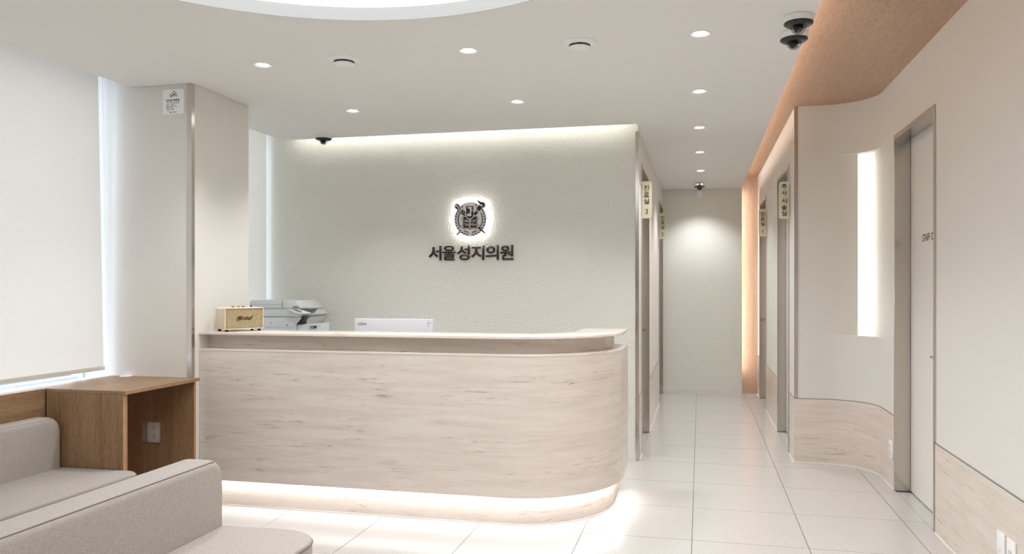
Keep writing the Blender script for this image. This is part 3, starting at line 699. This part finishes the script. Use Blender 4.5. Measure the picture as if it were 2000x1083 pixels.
# ------------------------------------------------------------------ ceiling fittings
def downlight(loc, label):
    o = empty('downlight', loc); tag(o, label, 'downlight', 'recessed ceiling downlights')
    q = nb(); lathe(q, [(.031, .0), (.033, -.002), (.047, -.005), (.049, -.003), (.049, 0)], 40); obj('trim_ring', q, 'wplastic', o)
    q = nb(); lathe(q, [(0, -.0012), (.031, -.0012)], 32); obj('lamp_lens', q, 'lens', o)
    ld = bpy.data.lights.new('beam', 'SPOT'); ld.energy = SPOT; ld.color = (.965, .985, 1); ld.spot_size = math.radians(112); ld.spot_blend = .75; ld.shadow_soft_size = .03
    l = bpy.data.objects.new('beam', ld); COL.objects.link(l); l.parent = o; l.location = (0, 0, -.012)
    return o
DL = [(-2.360, -.345, 'bright downlight at the left of the front ceiling row'), (-1.153, -.345, 'bright downlight in the middle of the front row, between the round vents'), (.045, -.352, 'bright downlight at the right of the front row, left of the paired cameras'),
      (-2.362, .768, 'downlight at the left of the second ceiling row, above the speaker end'), (-1.161, .762, 'downlight in the middle of the second row, above the crest'), (.040, .752, 'downlight at the corridor mouth, second from the front in the line leading down it'),
      (.041, 5.140, 'downlight just in front of the corridor end wall, half hidden by the hanging camera'),
      (.039, 1.860, 'third downlight in the line leading down the corridor'), (.042, 2.950, 'fourth downlight in the line leading down the corridor'), (.047, 4.085, 'farthest downlight in the corridor, nearest the end wall camera')]
d0 = None
for x, y, lb in DL:
    if d0 is None: d0 = downlight((x, y, H), lb)
    else: dup(d0, (x, y, H), label=lb)
for x, y, lb in ((.045, -1.46, 'unseen downlight added for light in the near ceiling, first behind the front row'), (.045, -2.57, 'unseen downlight added for light in the near ceiling, second behind the front row'), (.045, -3.68, 'unseen downlight added for light almost above the viewpoint')):  # unseen downlights, added to light the near part of the room
    dup(d0, (x, y, H), label=lb)
cl = empty('round_ceiling_light', (DC[0], DC[1], H+.062)); tag(cl, 'large round luminous ceiling panel set in a white recess', 'ceiling light')
q = nb(); lathe(q, [(0, 0), (DR+.029, 0)], 96); obj('diffuser', q, 'disc', cl)
q = nb(); lathe(q, [(0, .004), (DR+.05, .004), (DR+.05, .02), (0, .02)], 96); obj('housing', q, 'white', cl)
def vent(loc, label):
    o = empty('air_vent', loc); tag(o, label, 'air vent', 'round white ceiling air vents')
    q = nb(); lathe(q, [(.054, .0), (.056, -.014), (.070, -.012), (.084, -.006), (.087, -.003), (.087, 0)], 44); obj('flange', q, 'wplastic', o)
    q = nb(); lathe(q, [(.056, -.001), (.030, -.0015), (0, -.0015)], 40); obj('throat', q, 'black', o)
    q = nb(); lathe(q, [(0, -.0200), (.012, -.0200), (.012, -.0016)], 16); obj('stem', q, 'grey', o)
    q = nb(); lathe(q, [(0, -.0200), (.048, -.0200), (.055, -.023), (.053, -.029), (.03, -.033), (0, -.034)], 44); obj('cap', q, 'wplastic', o)
    return o
v1 = vent((-1.868, -.335, H), 'round white air vent at the left, between the left and middle downlights')
dup(v1, (-.560, -.335, H), label='round white air vent at the right, between the middle and right downlights')
def dome(loc, label, rz=0, turn=(-.55, 0, 0), sc=1.0):
    o = empty('dome_camera', loc, rz); tag(o, label, 'security camera', 'ceiling dome security cameras')
    q = nb(); lathe(q, [(.062, 0), (.066, -.004), (.066, -.030), (.063, -.032), (0, -.032)], 44); obj('base', q, 'wplastic', o)
    q = nb(); lathe(q, [(.0655, -.0325), (.0655, -.036), (.058, -.042), (.042, -.047), (.034, -.0475), (0, -.0475)], 44); bs = obj('skirt', q, 'black', o)
    q = nb(); R_ = .034; lathe(q, [(R_*math.cos(a*PI/20), -.048-R_*math.sin(a*PI/20)) for a in range(11)], 32); obj('clear_dome', q, 'glass', o)
    q = nb(); bmesh.ops.create_uvsphere(q, u_segments=24, v_segments=14, radius=.024, matrix=Matrix.Translation((0, .003, -.052))); e = obj('camera_ball', q, 'black', o)
    q = nb(); lathe(q, [(.010, 0), (.010, .003), (.006, .003), (.004, .001), (0, .0005)], 20, Matrix.Translation((0, -.012, -.068)) @ Matrix.Rotation(PI*.80, 4, 'X')); obj('lens', q, 'grey', e)
    q = nb(); box(q, .0665-.01, .0672, -.008, .008, -.022, -.010, bev=.001); obj('maker_badge', q, 'black', o)
    return o
c1 = dome((.487, -.492, H), 'nearer black and white dome camera of the pair by the timber band', .4)
dup(c1, (.494, -.262, H), .9, 'farther black and white dome camera of the pair, behind the near one')
dup(c1, (-2.985, 1.50, H), 2.2, 'dome camera at the left end of the ceiling edge over the reception wall')
pc = dome((.038, 5.05, H), 'black dome camera hanging on a short stem at the corridor end', .0)
for ch in list(pc.children):
    if ch.name.startswith('base') or ch.name.startswith('maker_badge'): bpy.data.objects.remove(ch)
    else: ch.location.z = -.010
q = nb(); lathe(q, [(0, 0), (.036, 0), (.036, -.004), (.014, -.006), (.014, -.043), (.05, -.043), (0, -.043)], 24); obj('ceiling_stem', q, 'wplastic', pc)
ms = empty('motion_sensor', (.037, 5.566, H)); tag(ms, 'small white motion sensor high on the corridor end wall', 'sensor')
q = nb(); box(q, -.022, .022, .012, .0238, -.105, -.045); obj('bracket', q, 'wplastic', ms)
q = nb(); box(q, -.033, .033, -.022, .014, -.118, -.035, bev=.008, seg=3); bd = obj('body', q, 'wplastic', ms)
q = nb(); box(q, -.024, .024, -.027, -.0215, -.102, -.072, bev=.002); obj('sensor_window', q, 'plate', bd)

# ------------------------------------------------------------------ wall sockets
def socket(loc, n, label, rz=0, plate=(.072, .122), blank=False):
    """faces local -Y"""
    o = empty('wall_socket', loc, rz); tag(o, label, 'socket')
    w_, h_ = plate
    q = nb(); box(q, -w_/2, w_/2, -.009, -.0005, -h_/2, h_/2, bev=.002); pl = obj('face_plate', q, 'wplastic', o)
    if blank:
        q = nb(); lathe(q, [(0, 0), (.0028, 0), (.0028, .0012), (0, .0012)], 12, Matrix.Translation((0, -.009, -.02)) @ Matrix.Rotation(PI/2, 4, 'X')); obj('jack', q, 'grey', o)
    for i in range(n):
        zc = (i-(n-1)/2)*.046
        T = Matrix.Translation((0, -.009, zc)) @ Matrix.Rotation(PI/2, 4, 'X')
        q = nb(); lathe(q, [(.0205, -.0001), (.0205, .0015), (.0185, .0015), (.0175, -.0002)], 28, T); lathe(q, [(0, .0002), (.0176, .0002)], 28, T); oo = obj('outlet', q, 'desk', o)
        q = nb()
        for sx_ in (-.0095, .0095): lathe(q, [(0, 0), (.0026, 0), (.0026, .0009), (0, .0009)], 12, T @ Matrix.Translation((sx_*.7, sx_*.7, 0)))
        obj('pin_hole', q, 'black', oo)
    return o
# on the walls facing -X (local -Y turned to world -X)
socket((XW-.0072, 1.352, .262), 2, 'white double wall socket low on the curved wall by the steel door frame', -PI/2, (.085, .122))
socket((XW-.0072, -.540, .250), 0, 'blank white cover plate at the lower right, left of the round socket', -PI/2, (.078, .122), blank=True)
socket((XW-.0072, -.648, .250), 1, 'white single round socket at the lower right beside the blank plate', -PI/2, (.085, .122))

# ------------------------------------------------------------------ oak side cabinet, window bench panel, sofas, blinds
sc_ = empty('side_cabinet', (-3.2, -.39, 0)); tag(sc_, 'brown oak side cabinet open on its right side, in front of the column', 'cabinet')
ox, oy = -3.2, -.39
def cb(name, mat, x0, x1, y0, y1, z0, z1, parent=sc_, bev=0, o_=(ox, oy)):
    q = nb(); box(q, x0-o_[0], x1-o_[0], y0-o_[1], y1-o_[1], z0, z1, bev=bev, seg=1); return obj(name, q, mat, parent)
cb('cabinet_top', 'woodh', -3.574, -2.950, -.6735, -.0925, .793, .812, bev=.001)
cb('top_edge', 'woodh', -3.455, -2.950, -.6925, -.674, .793, .812, bev=.0006)
cb('front_panel', 'wood', -3.455, -2.9672, -.6935, -.6600, 0, .7925)
cb('edge_strip', 'woodedge', -2.9668, -2.9655, -.6935, -.6735, 0, .7925)
cb('inner_panel', 'wood', -3.455, -3.437, -.6595, -.126, 0, .7925)
RC = (-3.335, -3.200, .400, .538)
q = nb()
for a in ((-3.4365, RC[0], -.1255, -.1075, 0, .7925), (RC[1], -2.967, -.1255, -.1075, 0, .7925), (RC[0], RC[1], -.1255, -.1075, 0, RC[2]), (RC[0], RC[1], -.1255, -.1075, RC[3], .7925)):
    box(q, a[0]-ox, a[1]-ox, a[2]-oy, a[3]-oy, a[4], a[5])
obj('side_panel', q, 'wood', sc_)
cb('edge_strip', 'woodedge', -2.9668, -2.9655, -.1255, -.1075, 0, .7925)
cb('shelf_floor', 'wood', -3.4365, -2.968, -.6595, -.126, .04, .058)
socket((-3.262, -.0975, .468), 2, 'white double socket in the recess inside the open oak cabinet', 0, (.098, .128))
gm = empty('cable_grommet', (-3.455, -.118, .812)); tag(gm, 'white round cable cover on the oak cabinet top', 'cable cover')
q = nb(); lathe(q, [(.036, 0), (.036, .002), (.033, .004), (0, .004)], 36); obj('cap', q, 'wplastic', gm)
q = nb(); box(q, -.010, .010, -.034, -.018, .004, .0046); obj('cable_notch', q, 'plate', gm)
bp_ = empty('oak_wainscot', (-3.5, -2.0, 0)); tag(bp_, 'long oak panel and ledge behind the window sofa', 'panel')
cb('panel', 'woodh', -3.479, -3.461, -3.9, -.694, 0, .7925, bp_, o_=(-3.5, -2.0))
cb('ledge', 'woodh', -3.574, -3.4615, -3.9, -.675, .793, .812, bp_, o_=(-3.5, -2.0))

def sofa(name, ox_, yend, length, label, seatx, backx, zt=.672, zs=.392, rs=.12):
    """back at low X facing +X; right end at yend, running to yend-length"""
    o = empty(name, (ox_, yend-length/2, 0)); tag(o, label, 'sofa')
    h2 = length/2
    # backrest: YZ outline with rounded top corner, extruded in X
    b0, b1 = backx[0]-ox_, backx[1]-ox_
    R_ = .085; pts = [(-h2, .10), (h2, .10)]+[(h2-R_+R_*math.cos(a*PI/16), zt-R_+R_*math.sin(a*PI/16)) for a in range(9)]+[(-h2+R_+R_*math.cos(a*PI/16), zt-R_+R_*math.sin(a*PI/16)) for a in range(8, 17)]
    q = nb(); prism(q, pts, 0, b1-b0, Matrix.Translation((b0, 0, 0)) @ Matrix(((0, 0, 1), (1, 0, 0), (0, 1, 0))).to_4x4())
    es = [e for e in q.edges if abs(e.verts[0].co.x-e.verts[1].co.x) < 1e-5]
    bmesh.ops.bevel(q, geom=es, offset=.034, segments=5, profile=.5, affect='EDGES')
    bk = obj('backrest', q, 'fabric', o)
    q = nb(); ins = .006
    path = [(b1-.0150, -h2+.02, zt-.0015)]+[(b1-.0150, p[0], p[1]-.0015) for p in reversed(pts[2:11])][0:0]
    top = [(b1-.0105, y, zt-.0095) for y in (-h2+R_, h2-R_*.75)]
    tube(q, top, .0022, 6); obj('seam', q, 'seam' if rs > .1 else 'fabric', bk)
    # seat: plan with rounded front corners
    s0, s1 = b1+.0015, seatx-ox_
    P = [(s0, -h2+.012), (s1-rs, -h2+.012)]+[(s1-rs+rs*math.sin(a*PI/16), -h2+.012+rs-rs*math.cos(a*PI/16)) for a in range(1, 9)]+[(s1-rs+rs*math.cos(a*PI/16), h2-.004-rs+rs*math.sin(a*PI/16)) for a in range(9)]+[(s0, h2-.004)]
    q = nb(); prism(q, P, .15, zs)
    es = [e for e in q.edges if abs(e.verts[0].co.z-e.verts[1].co.z) < 1e-5 and e.verts[0].co.z > .3 and not (abs(e.verts[0].co.x-s0) < 1e-4 and abs(e.verts[1].co.x-s0) < 1e-4)]
    bmesh.ops.bevel(q, geom=es, offset=.012, segments=3, profile=.5, affect='EDGES')
    st = obj('seat', q, 'fabric', o)
    q = nb(); tube(q, [(p[0], p[1], zs-.0125) for p in P[1:-1]], .0034, 6); obj('piping', q, 'seam', st)
    q = nb(); box(q, b0+.03, s1-.06, -h2+.05, h2-.05, 0, .15); obj('base', q, 'black', o)
    q = nb(); box(q, b0+.004, b1-.004, -h2+.02, h2-.02, .02, .0995); obj('back_foot', q, 'black', o)
    return o
sofa('window_sofa', -3.1, -.698, 2.2, 'grey beige fabric sofa against the oak panel beside the window', -2.845, (-3.458, -3.342), rs=.06)
sofa('bench_sofa', -1.75, -1.378, 1.9, 'nearest grey beige fabric sofa turned to the counter, its back cropped at left', -1.412, (-2.020, -1.868), rs=.15)

def blind(x, y0, y1, ztop, zbot, lean, label, chain=True):
    o = empty('roller_blind', (x, y1, 0)); tag(o, label, 'blind', 'roller blinds on the windows')
    q = nb(); L_ = y1-y0
    vs_ = box(q, -.0006, .0006, -L_, 0, zbot, ztop)
    for v in vs_:
        if v.co.z > (zbot+ztop)/2: v.co.y -= lean
    obj('blind_cloth', q, 'blind', o)
    q = nb(); box(q, -.006, .008, -L_-.004, .006, zbot-.024, zbot+.002, bev=.004); obj('bottom_rail', q, 'rail', o)
    q = nb(); tube(q, [(-.01, -L_-.01-lean, ztop+.02), (-.01, .01-lean, ztop+.02)], .025, 16); obj('roller', q, 'alu', o)
    if chain:
        q = nb(); z = zbot+.13
        while z < ztop:
            bmesh.ops.create_icosphere(q, subdivisions=1, radius=.0022, matrix=Matrix.Translation((.012, .022-lean*(z-zbot)/(ztop-zbot), z))); z += .0085
        c = obj('bead_chain', q, 'wplastic', o); c['kind'] = 'stuff'
    return o
blind(-3.60, -1.93, -.137, 2.84, .874, .048, 'long cream roller blind on the left window beside the column')
blind(-3.60, -3.90, -2.00, 2.84, .874, .0, 'unseen cream roller blind added to hold back daylight behind the viewpoint', False)  # this and the next two are unseen, added to keep window light down
blind(-3.60, -5.85, -3.95, 2.84, .874, .0, 'unseen cream roller blind added to hold back daylight, second behind the viewpoint', False)
blind(-3.60, -7.50, -5.90, 2.84, .874, .0, 'unseen cream roller blind added to hold back daylight at the rearmost window', False)
blind(-3.66, .53, 1.738, 2.84, .874, .0, 'narrow cream roller blind between the column and the reception wall', False)
